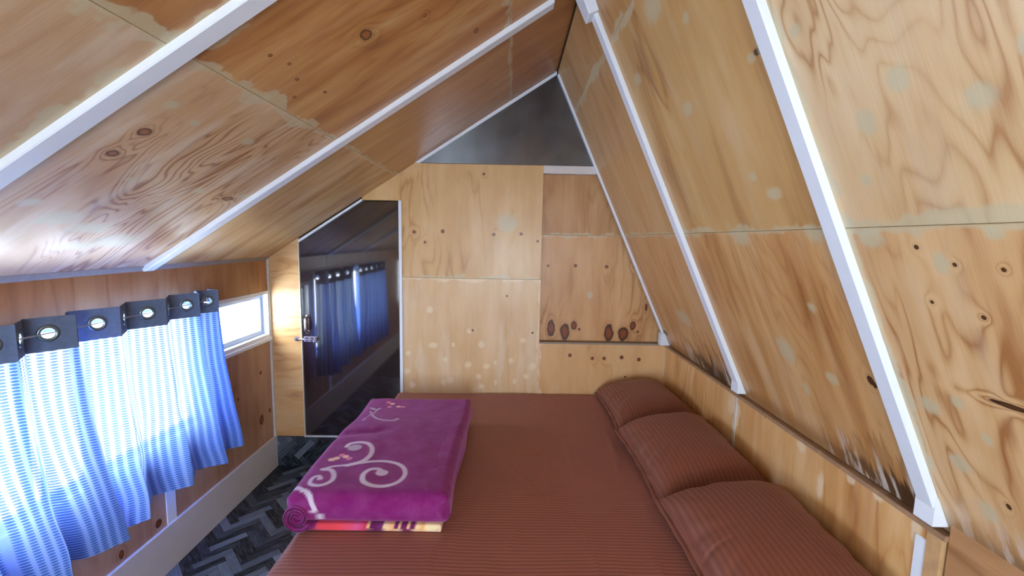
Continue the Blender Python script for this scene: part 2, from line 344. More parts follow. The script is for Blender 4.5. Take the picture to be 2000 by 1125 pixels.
def clip_poly(poly, x0, x1, y0, y1):
    def cut(P, f, inter):
        o = []
        for a, b in zip(P, P[1:] + P[:1]):
            ia, ib = f(a), f(b)
            if ia: o.append(a)
            if ia != ib: o.append(inter(a, b))
        return o
    def ix(c): return lambda a, b: (c, a[1] + (b[1] - a[1]) * (c - a[0]) / (b[0] - a[0]))
    def iy(c): return lambda a, b: (a[0] + (b[0] - a[0]) * (c - a[1]) / (b[1] - a[1]), c)
    for f, i in ((lambda p: p[0] >= x0, ix(x0)), (lambda p: p[0] <= x1, ix(x1)), (lambda p: p[1] >= y0, iy(y0)), (lambda p: p[1] <= y1, iy(y1))):
        poly = cut(poly, f, i)
        if len(poly) < 3: return []
    return poly
def herringbone(W_, L_, x0, x1, y0, y1, ox, oy, swap=False):
    """planks of a 45 degree herringbone clipped to a rectangle; spines run along y (along x when swap)"""
    out = []; s = math.sqrt(0.5)
    def rot(a, b):
        p = ((a - b) * s, (a + b) * s)
        return (p[1] + ox, p[0] + oy) if swap else (p[0] + ox, p[1] + oy)
    k = int(round(L_ / W_)); R = 90
    for i in range(-R, R):
        for j in range(-R, R):
            # pattern: cell diagonal walk; horizontal plank starts where (i - j) % (2k) == 0
            if (i - j) % (2 * k) == 0:
                h = [(i * W_, j * W_), ((i + k) * W_, j * W_), ((i + k) * W_, (j + 1) * W_), (i * W_, (j + 1) * W_)]
                for q, du in ((h, 0),):
                    out.append((q, du))
            if (i - j) % (2 * k) == k:
                h = [(i * W_, (j - k + 1) * W_), ((i + 1) * W_, (j - k + 1) * W_), ((i + 1) * W_, (j + 1) * W_), (i * W_, (j + 1) * W_)]
                out.append((h, 1))
    res = []
    for q, d in out:
        cx = sum(p[0] for p in q) / 4; cy = sum(p[1] for p in q) / 4
        qq = [(cx + (p[0] - cx) - math.copysign(0.0007, p[0] - cx), cy + (p[1] - cy) - math.copysign(0.0007, p[1] - cy)) for p in q]
        R_ = [rot(*p) for p in qq]
        c = clip_poly(R_, x0, x1, y0, y1)
        if c:
            cc = rot(cx, cy); ax = rot(cx + (1 if d == 0 else 0), cy + (0 if d == 0 else 1))
            res.append((c, cc, (ax[0] - cc[0], ax[1] - cc[1])))
    return res
def area2(P): return abs(sum(a[0] * b[1] - b[0] * a[1] for a, b in zip(P, P[1:] + P[:1]))) / 2
for poly, cc, ax in herringbone(0.0437, 0.1748, XL + 0.016, -0.62, 0.95, D - 0.001, -1.543, 2.0):
    if area2(poly) < 2e-5: continue
    uvf = lambda p, cc=cc, ax=ax: ((p.x - cc[0]) * ax[0] + (p.y - cc[1]) * ax[1], -(p.x - cc[0]) * ax[1] + (p.y - cc[1]) * ax[0])
    MB().prism([(x, y, 0.0) for x, y in poly], (0, 0, 1), 0.002, uvf, 0.0).build('plank', vinyl_mat, fl)

# ------------------------------------------------------------------ shells of the room
T = 0.08
def tagS(o, label): return tag(o, label, kind='structure')
ceil_l = MB(); ceil_l.prism([PL(-0.1, YF - 0.1, -0.012), PL(UL + 0.02, YF - 0.1, -0.012), PL(UL + 0.02, D + 0.15, -0.012), PL(-0.1, D + 0.15, -0.012)], (sL, 0, -cL), T)
ceil_l = tagS(ceil_l.build('ceiling', shell), 'low sloping plywood ceiling on the left side of the attic')
ceil_r = MB(); ceil_r.prism([PR(-0.14, YF - 0.1, -0.012), PR(UR + 0.03, YF - 0.1, -0.012), PR(UR + 0.03, D + 0.15, -0.012), PR(-0.14, D + 0.15, -0.012)], (-sR, 0, -cR), T)
ceil_r = tagS(ceil_r.build('ceiling', shell), 'steep plywood slope on the right side of the attic')
wl = MB(); xo = XL - 0.012
W1 = (0.44, 2.335, 0.6135, 1.335); W2 = (2.40, 2.99, 0.945, 1.275); W4 = (-1.40, -0.48, 0.6135, 1.335)
for (ya, yb, za, zb) in ((YF - 0.1, D + 0.15, -0.1, W1[2]), (YF - 0.1, D + 0.15, W1[3], ZE + 0.06), (YF - 0.1, W4[0], W1[2], W1[3]), (W4[1], W1[0], W1[2], W1[3]), (W1[1], W2[0], W1[2], W1[3]), (W2[0], D + 0.15, W2[3], W1[3]), (W2[0], D + 0.15, W1[2], W2[2]), (W2[1], D + 0.15, W2[2], 1.275)):
    wl.box((xo - T, ya, za), (xo, yb, zb))
wl = tagS(wl.build('wall_left', shell), 'low plywood wall under the eave with two windows')
wb = MB().prism([(XL - 0.1, D + 0.075, -0.1), (1.3, D + 0.075, -0.1), (1.3, D + 0.075, 3.0), (XL - 0.1, D + 0.075, 3.0)], (0, -1, 0), T)
wb = tagS(wb.build('wall_back', shell), 'plywood end wall with a door and a shallow recess')
wr = MB().box((XR + 0.03, YF - 0.1, -0.1), (XR + 0.03 + T, D + 0.15, ZB + 0.02))
wr = tagS(wr.build('wall_right', shell), 'low plywood knee wall behind the pillows')
ply_front = plywood('plywood_front', PALE, MID, DARK, 41.0)
wf = MB(); yo = YF
FX0, FX1, FZ0, FZ1 = -0.50, 0.55, 0.75, 1.75
uvF = lambda p: (p.z, p.x)
for (xa, xb, za, zb) in ((XL - 0.1, 1.3, -0.1, FZ0), (XL - 0.1, FX0, FZ0, FZ1), (FX1, 1.3, FZ0, FZ1), (XL - 0.1, 1.3, FZ1, 3.0)):
    wf.box((xa, yo - T, za), (xb, yo, zb), uvf=uvF)
tagS(wf.build('wall_front', ply_front), 'plywood gable wall behind the viewer with an added daylight window')

# ------------------------------------------------------------------ plywood panels
def inside(lst, u0, u1, v0, v1, e=0.05): return [t for t in lst if u0 - e < t[0] < u1 + e and v0 - e < t[1] < v1 + e]
SU_L, SU_L2 = 1.063, 1.9628
SU_R, SU_R2 = 0.778, 1.652
nL = (sL, 0, -cL); nR = (-sR, 0, -cR)
cols = [(YF, -0.45), (-0.45, Y2), (Y2, Y1), (Y1, D)]
LEFT_TONES = {  # (row, column) -> pale, mid, dark, figure, streak, wash
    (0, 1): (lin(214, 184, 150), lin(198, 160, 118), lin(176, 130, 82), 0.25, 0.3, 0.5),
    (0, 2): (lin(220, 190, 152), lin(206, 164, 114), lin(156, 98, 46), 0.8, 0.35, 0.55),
    (0, 3): (lin(214, 182, 128), lin(194, 148, 86), lin(150, 96, 42), 0.3, 0.75, 0.2),
    (1, 1): (lin(200, 158, 108), lin(184, 128, 68), lin(146, 88, 34), 0.3, 0.9, 0.0),
    (1, 2): (lin(206, 156, 90), lin(186, 124, 56), lin(142, 80, 24), 0.3, 0.95, 0.1),
    (1, 3): (lin(198, 152, 92), lin(184, 132, 68), lin(150, 98, 44), 0.2, 0.4, 0.0),
    (2, 2): (lin(198, 146, 78), lin(178, 116, 50), lin(140, 80, 26), 0.3, 0.8, 0.0),
    (2, 3): (lin(190, 140, 76), lin(176, 118, 54), lin(140, 84, 32), 0.2, 0.5, 0.0)}
RIGHT_TONES = {
    (0, 1): (lin(232, 194, 144), lin(216, 170, 112), lin(172, 112, 54), 0.6, 0.7, 0.2),
    (0, 2): (lin(220, 176, 116), lin(202, 148, 82), lin(164, 104, 44), 0.25, 0.85, 0.15),
    (0, 3): (lin(218, 176, 122), lin(204, 152, 92), lin(172, 116, 58), 0.2, 0.6, 0.05),
    (1, 1): (lin(232, 204, 160), lin(218, 182, 130), lin(184, 134, 80), 0.75, 0.45, 0.2),
    (1, 2): (lin(216, 178, 116), lin(202, 156, 88), lin(160, 106, 46), 0.7, 0.6, 0.15),
    (1, 3): (lin(214, 176, 124), lin(202, 156, 96), lin(174, 124, 66), 0.25, 0.4, 0.0),
    (2, 2): (lin(208, 168, 106), lin(194, 144, 78), lin(160, 106, 46), 0.3, 0.6, 0.0),
    (2, 3): (lin(206, 168, 112), lin(192, 146, 86), lin(160, 110, 52), 0.2, 0.5, 0.0)}
G = 0.0006
for r, (ua, ub) in enumerate(((0.0, SU_L), (SU_L, SU_L2), (SU_L2, UL))):
    for c, (ya, yb) in enumerate(cols):
        pale, mid, dark, fg, stk, wsh = LEFT_TONES.get((r, c), (PALE, MID, DARK, 0.5, 0.6, 0.1))
        kn = [(t[0], t[1], t[2] * (0.62 if t[3] < 0.017 else 0.9), t[3] * (0.62 if t[3] < 0.017 else 0.9)) for t in MK['LK'] if ua < t[0] < ub and ya < t[1] < yb]; pa = [t for t in MK['LP'] if ua < t[0] < ub and ya < t[1] < yb]
        seams = [s for s in (SU_L, SU_L2) if abs(s - ua) < 0.01 or abs(s - ub) < 0.01]
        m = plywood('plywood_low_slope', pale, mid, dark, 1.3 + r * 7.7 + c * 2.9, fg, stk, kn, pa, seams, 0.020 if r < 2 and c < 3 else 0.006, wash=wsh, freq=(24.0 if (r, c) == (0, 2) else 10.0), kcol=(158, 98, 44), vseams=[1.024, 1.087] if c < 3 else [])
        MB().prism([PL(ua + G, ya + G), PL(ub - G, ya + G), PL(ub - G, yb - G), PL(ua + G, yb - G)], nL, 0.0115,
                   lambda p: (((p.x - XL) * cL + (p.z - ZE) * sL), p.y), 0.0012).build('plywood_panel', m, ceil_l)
for r, (ua, ub) in enumerate(((-0.045, SU_R), (SU_R, SU_R2), (SU_R2, UR - 0.012))):
    for c, (ya, yb) in enumerate(cols):
        pale, mid, dark, fg, stk, wsh = RIGHT_TONES.get((r, c), (PALE, MID, DARK, 0.5, 0.6, 0.1))
        kn = [t for t in MK['RK'] if ua < t[0] < ub and ya < t[1] < yb]; pa = inside(MK['RP'], ua, ub, ya, yb, 0.02)
        seams = [s for s in (SU_R, SU_R2) if abs(s - ua) < 0.01 or abs(s - ub) < 0.01]
        m = plywood('plywood_steep_slope', pale, mid, dark, 60.3 + r * 6.1 + c * 3.7, fg, stk, kn, pa, seams, 0.012, mold=(None if r else (None, (0.55, 0.55, 0.05), (1.12, 0.42, 0.075), (2.25, 0.5, 0.10))[c]), freq=(22.0 if (r, c) == (1, 1) else 16.0 if c in (1, 2) else 10.0), kcol=(92, 58, 30), vseams=[1.006, 1.066] if c < 3 else [], wash=wsh)
        MB().prism([PR(ua + G, ya + G), PR(ub - G, ya + G), PR(ub - G, yb - G), PR(ua + G, yb - G)], nR, 0.0115,
                   lambda p: (((XB - p.x) * cR + (p.z - ZB) * sR), p.y), 0.0012).build('plywood_panel', m, ceil_r)

# end wall panels
def xl_at(z): return XL + (z - ZE) / KL
def xr_at(z): return XA + (ZA - z) / KR
XD0, XD1, XREC, ZT, ZSEAM = -1.4446, -0.7595, 0.2140, 2.150, 1.380
uvB = lambda p: (p.z, p.x)
bm_up = plywood('plywood_end_upper', lin(226, 190, 134), lin(212, 168, 106), lin(186, 134, 70), 81.0, 0.5, 0.3, [t for t in MK['BK'] if t[0] > ZSEAM and t[1] < 0.2], [t for t in MK['BP'] if t[0] > ZSEAM], [ZSEAM], 0.012, wash=0.1, rough=0.3)
bm_lo = plywood('plywood_end_lower', lin(232, 200, 156), lin(220, 182, 130), lin(204, 154, 92), 83.4, 0.12, 0.4, [t for t in MK['BK'] if t[0] < ZSEAM and t[1] < 0.2], [t for t in MK['BP'] if t[0] < ZSEAM], [ZSEAM], 0.012, wash=0.45, rough=0.3, vseams=[XREC], fill=WARM)
bm_rl = plywood('plywood_end_ledge', lin(228, 188, 136), lin(216, 168, 110), lin(192, 134, 72), 85.2, 0.35, 0.3, [t for t in MK['BK'] if t[1] > 0.2], [], [], wash=0.15, vseams=[XREC], fill=WARM)
bm_rc = plywood('plywood_recess', lin(224, 180, 126), lin(204, 152, 94), lin(164, 106, 52), 87.7, 0.55, 0.35, [t for t in MK['CK'] if t[0] < 1.69], MK['CP'], [1.69], 0.012)
bm_rt = plywood('plywood_recess_top', lin(206, 160, 104), lin(186, 132, 72), lin(150, 96, 42), 89.9, 0.3, 0.7, [], [], [1.69], 0.008)
bm_st = plywood('plywood_door_side', lin(226, 186, 130), lin(212, 164, 102), lin(176, 116, 56), 91.1, 0.3, 0.55, MK['SK'], [], [], wash=0.15)
nB = (0, -1, 0)
def bpanel(poly, m, t, uvf=uvB, y=D): return MB().prism([(x, y, z) for x, z in poly], nB, t, uvf, 0.0012).build('plywood_panel', m, wb)
bpanel([(XD1 + 0.002, 0.2), (XREC, 0.2), (XREC, ZSEAM - G), (XD1 + 0.002, ZSEAM - G)], bm_lo, 0.07)
bpanel([(XD1 + 0.002, ZSEAM + G), (XREC, ZSEAM + G), (XREC, ZT), (xl_at(ZT), ZT), (-1.0083, xl_at(0) * 0 + ZE + (-1.0083 - XL) * KL), (-1.0083, 1.9), (XD1 + 0.002, 1.9)], bm_up, 0.07)
bpanel([(XREC + G, 0.2), (XR + 0.02, 0.2), (XR + 0.02, ZL - 0.012), (XREC + G, ZL - 0.012)], bm_rl, 0.07)
bpanel([(XREC - 0.02, ZL - 0.02), (XR + 0.1, ZL - 0.02), (xr_at(1.69) + 0.06, 1.69 - G), (XREC - 0.02, 1.69 - G)], bm_rc, 0.012, y=D + 0.06)
bpanel([(XREC - 0.02, 1.69 + G), (xr_at(1.69) + 0.06, 1.69 + G), (xr_at(ZT) + 0.06, ZT), (XREC - 0.02, ZT)], bm_rt, 0.012, y=D + 0.06)
bpanel([(XL, ZS), (XD0 - 0.002, ZS), (XD0 - 0.002, ZE + (XD0 - XL) * KL), (XL, ZE)], bm_st, 0.07, lambda p: (p.x, p.z))
# vinyl-clad sill below the door, same herringbone turned on its side
rs = MB().box((XL, D - 0.0005, 0.0), (XD1 + 0.2, D + 0.07, ZS - 0.001)).build('vinyl_riser', vinyl_gap, wb)
for poly, cc, ax in herringbone(0.0437, 0.1748, XL + 0.002, XD1 + 0.1, 0.001, ZS - 0.003, -1.4728, 0.0769, True):
    if area2(poly) < 2e-5: continue
    uvf = lambda p, cc=cc, ax=ax: ((p.x - cc[0]) * ax[0] + (p.z - cc[1]) * ax[1], -(p.x - cc[0]) * ax[1] + (p.z - cc[1]) * ax[0])
    MB().prism([(x, D - 0.002, z) for x, z in poly], nB, 0.0015, uvf).build('plank', vinyl_mat, rs)
# metal sheet in the gable
def sheet_mat():
    n = NT('grey_metal_sheet'); tc = n.node('ShaderNodeTexCoord')
    a = n.noise(tc.outputs['Object'], 6.0, 4, 0.6); b = n.noise(tc.outputs['Object'], 90.0, 2)
    n.bump(n.noise(tc.outputs['Object'], 3.0, 2), 0.12, 0.03)
    return n.fin(n.mix(a, lin(84, 86, 90), lin(128, 132, 138)), n.m('MULTIPLY_ADD', b, 0.12, 0.16), 0.95)
bpanel([(xl_at(ZT) - 0.03, ZT + 0.001), (xr_at(ZT) + 0.05, ZT + 0.001), (XA, ZA + 0.01)], sheet_mat(), 0.004).name = 'metal_sheet'

# knee wall panels
uvK = lambda p: (p.z, p.y)
KB = (lin(230, 186, 124), lin(216, 162, 94), lin(184, 122, 56))
for i, (ya, yb) in enumerate(((1.045, Y1 + 0.02), (Y1 + 0.02, D))):
    m = plywood('plywood_knee_wall', *KB, 95.5 + i * 3.3, 0.4, 0.75, MK['KK'] if i == 0 else [], [t for t in MK['KP'] if ya - 0.03 < t[1] < yb + 0.05], [], wash=0.15, vseams=[Y1 + 0.02, D - 0.01] if i else [Y1 + 0.02], fill=WARM)
    MB().prism([(XR, ya + G, 0.0), (XR, yb - G, 0.0), (XR, yb - G, ZL - 0.012), (XR, ya + G, ZL - 0.012)], (-1, 0, 0), 0.03, uvK, 0.0012).build('plywood_panel', m, wr)
m = plywood('plywood_knee_wall', lin(200, 158, 118), lin(184, 136, 88), lin(146, 96, 54), 99.0, 0.4, 0.4, [(0.80, 0.99, 0.012, 0.012)], [], [])
MB().prism([(XR + 0.004, YF, 0.0), (XR + 0.004, 1.0, 0.0), (XR + 0.004, 1.0, ZB - 0.01), (XR + 0.004, YF, ZB - 0.01)], (-1, 0, 0), 0.026, lambda p: (p.y * 1.0 + p.z * 0.5, p.z), 0.0012).build('plywood_panel', m, wr)

# left wall panels (grain upright)
uvW = lambda p: (p.z, p.y)
WT = (lin(190, 140, 88), lin(172, 116, 64), lin(132, 80, 38))
WLow = (lin(194, 156, 126), lin(176, 132, 100), lin(142, 96, 68))
for i, (ya, yb, za, zb) in enumerate(((YF, 0.8, 0, W1[2]), (0.8, 2.045, 0, W1[2]), (2.045, D, 0, W1[2]), (YF, 0.8, W1[3], ZE), (0.8, 2.045, W1[3], ZE), (2.045, W1[1] + 0.03, W1[3], ZE), (W1[1] + 0.03, D, 1.275, ZE),
                                      (YF, W4[0], W1[2], W1[3]), (W4[1], W1[0], W1[2], W1[3]), (W1[1], W2[0], W1[2], 1.275), (W2[0], D, W1[2], W2[2]), (W2[1], D, W2[2], 1.275))):
    tn = WT if za > 1.2 else WLow
    m = plywood('plywood_eave_wall', *tn, 110.0 + (3.0 if za > 1.2 else 0.0), 0.35, 0.6, inside(MK['WK'], za, zb, ya, yb, 0.02), [], [], rough=0.4)
    MB().prism([(XL, ya + G, za), (XL, yb - G, za), (XL, yb - G, zb), (XL, ya + G, zb)], (1, 0, 0), 0.0115, uvW, 0.001).build('plywood_panel', m, wl)

# ------------------------------------------------------------------ rafters and trims
def trim(mb, mat, label, name='trim_1'): return tagS(mb.build(name, mat), label)
class tn: k = 0
def tname(): tn.k += 1; return 'trim_%d' % tn.k
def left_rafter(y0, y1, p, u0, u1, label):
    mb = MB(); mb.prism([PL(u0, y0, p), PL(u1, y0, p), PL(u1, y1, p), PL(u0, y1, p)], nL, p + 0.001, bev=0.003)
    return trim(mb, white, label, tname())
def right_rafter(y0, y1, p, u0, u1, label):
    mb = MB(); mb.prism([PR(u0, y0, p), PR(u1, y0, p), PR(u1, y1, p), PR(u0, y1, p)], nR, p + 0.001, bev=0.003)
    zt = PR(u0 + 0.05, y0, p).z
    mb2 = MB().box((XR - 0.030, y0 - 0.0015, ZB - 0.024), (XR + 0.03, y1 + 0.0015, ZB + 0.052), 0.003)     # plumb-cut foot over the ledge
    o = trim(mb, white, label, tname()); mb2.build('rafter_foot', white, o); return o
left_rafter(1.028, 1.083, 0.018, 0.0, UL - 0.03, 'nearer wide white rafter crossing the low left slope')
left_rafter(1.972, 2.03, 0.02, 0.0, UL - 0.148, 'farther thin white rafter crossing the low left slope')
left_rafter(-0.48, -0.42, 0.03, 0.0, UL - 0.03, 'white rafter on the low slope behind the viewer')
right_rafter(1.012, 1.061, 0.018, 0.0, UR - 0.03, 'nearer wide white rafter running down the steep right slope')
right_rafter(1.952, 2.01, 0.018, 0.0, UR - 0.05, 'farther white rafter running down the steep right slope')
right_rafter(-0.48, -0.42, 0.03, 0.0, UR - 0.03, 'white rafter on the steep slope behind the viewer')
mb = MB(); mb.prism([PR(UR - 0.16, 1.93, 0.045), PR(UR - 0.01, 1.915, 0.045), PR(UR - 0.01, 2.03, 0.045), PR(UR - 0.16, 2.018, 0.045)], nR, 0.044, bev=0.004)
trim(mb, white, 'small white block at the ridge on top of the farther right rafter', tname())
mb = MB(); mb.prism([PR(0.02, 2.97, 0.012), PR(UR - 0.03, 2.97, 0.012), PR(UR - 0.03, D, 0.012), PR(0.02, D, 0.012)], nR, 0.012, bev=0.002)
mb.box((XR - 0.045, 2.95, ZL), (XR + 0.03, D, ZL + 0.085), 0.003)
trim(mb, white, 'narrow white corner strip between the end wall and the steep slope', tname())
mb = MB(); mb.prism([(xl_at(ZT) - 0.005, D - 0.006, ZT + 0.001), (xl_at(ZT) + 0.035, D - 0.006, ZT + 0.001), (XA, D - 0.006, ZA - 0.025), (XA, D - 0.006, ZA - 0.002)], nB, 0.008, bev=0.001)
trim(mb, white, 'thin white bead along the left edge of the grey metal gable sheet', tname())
mb = MB().box((XREC, D - 0.004, 2.098), (xr_at(2.12) - 0.005, D + 0.055, ZT), 0.002)
trim(mb, cream, 'short cream board over the plywood recess', tname())
mb = MB().box((XREC + 0.0, D - 0.006, ZL - 0.012), (XR - 0.006, D + 0.07, ZL), 0.002)
trim(mb, greygap, 'thin shelf edge at the bottom of the recess', tname())
mb = MB().box((XR - 0.006, 1.0, ZL - 0.014), (XR + 0.04, D, ZL), 0.002)
trim(mb, darkwood, 'aged brown ledge board on top of the knee wall', tname())
mb = MB().box((XR - 0.006, 1.006, 0.0), (XR + 0.02, 1.044, ZL - 0.014), 0.002)
trim(mb, rawwood, 'raw wooden batten ending the knee wall near the viewer', tname())
mb = MB().box((XR - 0.004, 1.046, 0.0), (XR + 0.01, 1.075, 0.90), 0.002)
trim(mb, white, 'white painted upright strip beside the raw batten', tname())
mb = MB().box((XR - 0.0015, Y1 + 0.012, 0.4), (XR + 0.01, Y1 + 0.026, ZL - 0.014), 0.0005)
trim(mb, caulk, 'pale filled joint in the knee wall under the farther rafter', tname())
mb = MB().prism([(XL + 0.001, YF, ZE - 0.014), (XL + 0.001, D, ZE - 0.014), PL(0.02, D, 0.001), PL(0.02, YF, 0.001)], (1, 0, -0.3), 0.004)
trim(mb, greygap, 'grey caulk line where the low ceiling meets the eave wall', tname())
mb = MB().box((XL - 0.003, D - 0.014, ZS), (XL + 0.014, D, ZE), 0.003)
trim(mb, caulk, 'caulked corner between eave wall and end wall', tname())
mb = MB().box((XL, 2.012, 0.22), (XL + 0.006, 2.068, W1[2] - 0.02), 0.0015)
trim(mb, white, 'upright white strip on the eave wall below the curtain', tname())
mb = MB().box((XL, YF, 0.0), (XL + 0.016, D, 0.227), 0.002)
tagS(mb.build('baseboard_left', cream), 'tall off-white baseboard along the eave wall')
# door casing
mb = MB()
mb.prism([(XD0 - 0.003, D - 0.004, 1.606), (-1.0083, D - 0.004, 1.893), (-1.0083, D - 0.004, 1.909), (XD0 - 0.003, D - 0.004, 1.625)], nB, 0.05, bev=0.001)
trim(mb, white, 'slanted white strip over the dark door', tname())
mb = MB().box((XD1 - 0.002, D - 0.006, ZS), (XD1 + 0.017, D + 0.05, 1.902), 0.0015)
trim(mb, white, 'upright white strip on the right of the dark door', tname())
mb = MB().box((XD0 - 0.006, D - 0.006, ZS - 0.002), (XD1 + 0.017, D + 0.05, ZS + 0.006), 0.0015)
trim(mb, white, 'thin white threshold strip under the dark door', tname())
mb = MB().box((XD0 - 0.007, D - 0.003, ZS), (XD0 - 0.001, D + 0.05, 1.606), 0.001)
trim(mb, caulk, 'thin grey strip on the left of the dark door', tname())

# ------------------------------------------------------------------ door
def door_mat():
    n = NT('dark_brown_gloss_paint'); tc = n.node('ShaderNodeTexCoord')
    a = n.noise(tc.outputs['Object'], 3.0, 3); 
    st = n.node('ShaderNodeMapping'); n.t.links.new(tc.outputs['Object'], st.inputs[0]); st.inputs['Scale'].default_value = (30, 30, 3)
    b = n.noise(st.outputs[0], 1.0, 3)
    n.bump(b, 0.035, 0.01)
    n.b.inputs['Coat Weight'].default_value = 1.0; n.b.inputs['Coat Roughness'].default_value = 0.05
    n.b.inputs['Coat IOR'].default_value = 1.95
    return n.fin(n.mix(a, lin(24, 11, 13), lin(32, 15, 17)), 0.4, spec=0.15)
dr = empty('door_1', (XD0, D, ZS)); tagS(dr, 'glossy dark brown door with a slanted top corner')
def local(mb, root):
    L = root.location; mb.v = [(x - L.x, y - L.y, z - L.z) for x, y, z in mb.v]; return mb
g = 0.003
local(MB().prism([(XD0 + g, D + 0.002, ZS + 0.008), (XD1 - g - 0.002, D + 0.002, ZS + 0.008), (XD1 - g - 0.002, D + 0.002, 1.893), (-1.007, D + 0.002, 1.890), (XD0 + g, D + 0.002, 1.603)], nB, 0.035, bev=0.002), dr).build('slab', door_mat(), dr)
hb = MB(); hx, hz0, hz1 = -1.402, 0.985, 1.095
hb.box((hx - 0.013, D - 0.002, hz0 - 0.012), (hx + 0.013, D + 0.002, hz0 + 0.014), 0.001).box((hx - 0.013, D - 0.002, hz1 - 0.014), (hx + 0.013, D + 0.002, hz1 + 0.012), 0.001)
pts = [(hx, D, hz0), (hx, D - 0.022, hz0 + 0.006)] + [(hx, D - 0.03, hz0 + 0.012 + (hz1 - hz0 - 0.024) * i / 4) for i in range(5)] + [(hx, D - 0.022, hz1 - 0.006), (hx, D, hz1)]
hb.tube(pts, [0.007, 0.008, 0.011, 0.012, 0.012, 0.012, 0.011, 0.008, 0.007], 10)
h = local(hb, dr).build('handle', steel, dr, True); h['label'] = 'small steel pull handle'
lb = MB(); lz = 0.935
lb.box((-1.432, D - 0.003, lz - 0.019), (-1.338, D + 0.002, lz + 0.019), 0.001)
for x in (-1.42, -1.385, -1.35): lb.box((x - 0.006, D - 0.018, lz - 0.014), (x + 0.006, D - 0.002, lz + 0.014), 0.002)
lt = local(lb, dr).build('latch', steel, dr); lt['label'] = 'steel sliding latch plate'
rod = MB().tube([(-1.492, D - 0.012, lz), (-1.335, D - 0.012, lz)], 0.006, 10).tube([(-1.36, D - 0.012, lz), (-1.355, D - 0.02, lz - 0.03)], 0.004, 8)
o = local(rod, dr).build('bolt', steel, lt, True)
kp = MB().box((-1.497, D - 0.003, lz - 0.016), (-1.470, D + 0.001, lz + 0.016), 0.001).box((-1.489, D - 0.02, lz - 0.010), (-1.478, D - 0.002, lz + 0.010), 0.002)
tagS(kp.build('trim_%d' % (tn.k + 1), steel), 'steel latch keeper on the plywood left of the door'); tn.k += 1

# ------------------------------------------------------------------ windows
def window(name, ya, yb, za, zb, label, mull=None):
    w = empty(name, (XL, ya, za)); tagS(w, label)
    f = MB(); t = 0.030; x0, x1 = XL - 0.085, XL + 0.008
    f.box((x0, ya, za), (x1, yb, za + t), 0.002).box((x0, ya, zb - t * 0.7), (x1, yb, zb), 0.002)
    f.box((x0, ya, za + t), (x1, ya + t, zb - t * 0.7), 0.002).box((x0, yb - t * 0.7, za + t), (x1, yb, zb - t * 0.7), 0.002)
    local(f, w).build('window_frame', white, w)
    s = MB(); q = 0.03; a, b, c, d = ya + t, yb - t * 0.7, za + t, zb - t * 0.7; xs0, xs1 = XL - 0.06, XL - 0.03
    s.box((xs0, a, c), (xs1, b, c + q), 0.002).box((xs0, a, d - q), (xs1, b, d), 0.002).box((xs0, a, c + q), (xs1, a + q, d - q), 0.002).box((xs0, b - q, c + q), (xs1, b, d - q), 0.002)
    if mull:
        for y in mull: s.box((xs0, y - 0.014, c + q), (xs1, y + 0.014, d - q), 0.002)
    local(s, w).build('sash', alu, w)
    local(MB().box((XL - 0.048, a + q, c + q), (XL - 0.044, b - q, d - q)), w).build('pane', glass, w)
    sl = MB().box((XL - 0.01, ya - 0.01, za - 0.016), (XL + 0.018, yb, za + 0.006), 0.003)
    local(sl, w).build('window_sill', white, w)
    return w
window('window_1', *W1, 'long white window behind the curtains', (1.47,))
window('window_2', *W2, 'small white window beside the curtain in the corner')
window('added_window_4', *W4, 'unseen bare eave window added behind the viewer for daylight')  # out of view, added to light the steep slope and bed from the left
w3 = empty('added_window_3', (FX0, YF, FZ0)); tagS(w3, 'unseen white gable window added behind the viewer for daylight')  # gable window out of view, invented and sized to bring in daylight
f = MB(); t = 0.05
f.box((FX0, YF - 0.09, FZ0), (FX1, YF + 0.01, FZ0 + t), 0.002).box((FX0, YF - 0.09, FZ1 - t), (FX1, YF + 0.01, FZ1), 0.002)
for x in (FX0, (FX0 + FX1) / 2 - t / 2, FX1 - t): f.box((x, YF - 0.09, FZ0 + t), (x + t, YF + 0.01, FZ1 - t), 0.002)
local(f, w3).build('window_frame', white, w3)
local(MB().box((FX0 + t, YF - 0.05, FZ0 + t), (FX1 - t, YF - 0.046, FZ1 - t)), w3).build('pane', glass, w3)

# ------------------------------------------------------------------ curtains
def cloth_mat():
    n = NT('dotted_sheer_cloth'); u, v = n.uv()
    cu = n.m('DIVIDE', u, 0.030); row = n.m('DIVIDE', v, 0.0105)
    fu = n.m('SUBTRACT', n.m('FRACT', cu), 0.5); fv = n.m('SUBTRACT', n.m('FRACT', row), 0.5)
    a = n.m('DIVIDE', fu, 0.36); b = n.m('DIVIDE', fv, 0.36)
    d = n.m('MULTIPLY_ADD', a, a, n.m('MULTIPLY', b, b))
    dot = n.ss(d, 0.75, 1.15, 1.0, 0.0)
    df = n.node('ShaderNodeBsdfDiffuse'); n.put(df.inputs[0], n.mix(dot, lin(126, 162, 240), lin(70, 108, 196)))
    tl = n.node('ShaderNodeBsdfTranslucent'); n.put(tl.inputs[0], n.mix(dot, (0.060, 0.076, 0.096), (0.010, 0.022, 0.048)))
    tr = n.node('ShaderNodeBsdfTransparent'); n.put(tr.inputs[0], (0.88, 0.94, 1.0, 1))
    m1 = n.node('ShaderNodeAddShader')
    n.t.links.new(df.outputs[0], m1.inputs[0]); n.t.links.new(tl.outputs[0], m1.inputs[1])
    m2 = n.node('ShaderNodeMixShader'); n.put(m2.inputs[0], n.m('MULTIPLY_ADD', dot, -0.040, 0.052))
    n.t.links.new(m1.outputs[0], m2.inputs[1]); n.t.links.new(tr.outputs[0], m2.inputs[2])
    n.t.links.new(m2.outputs[0], n.out.inputs[0]); return n.mat
cloth = cloth_mat()
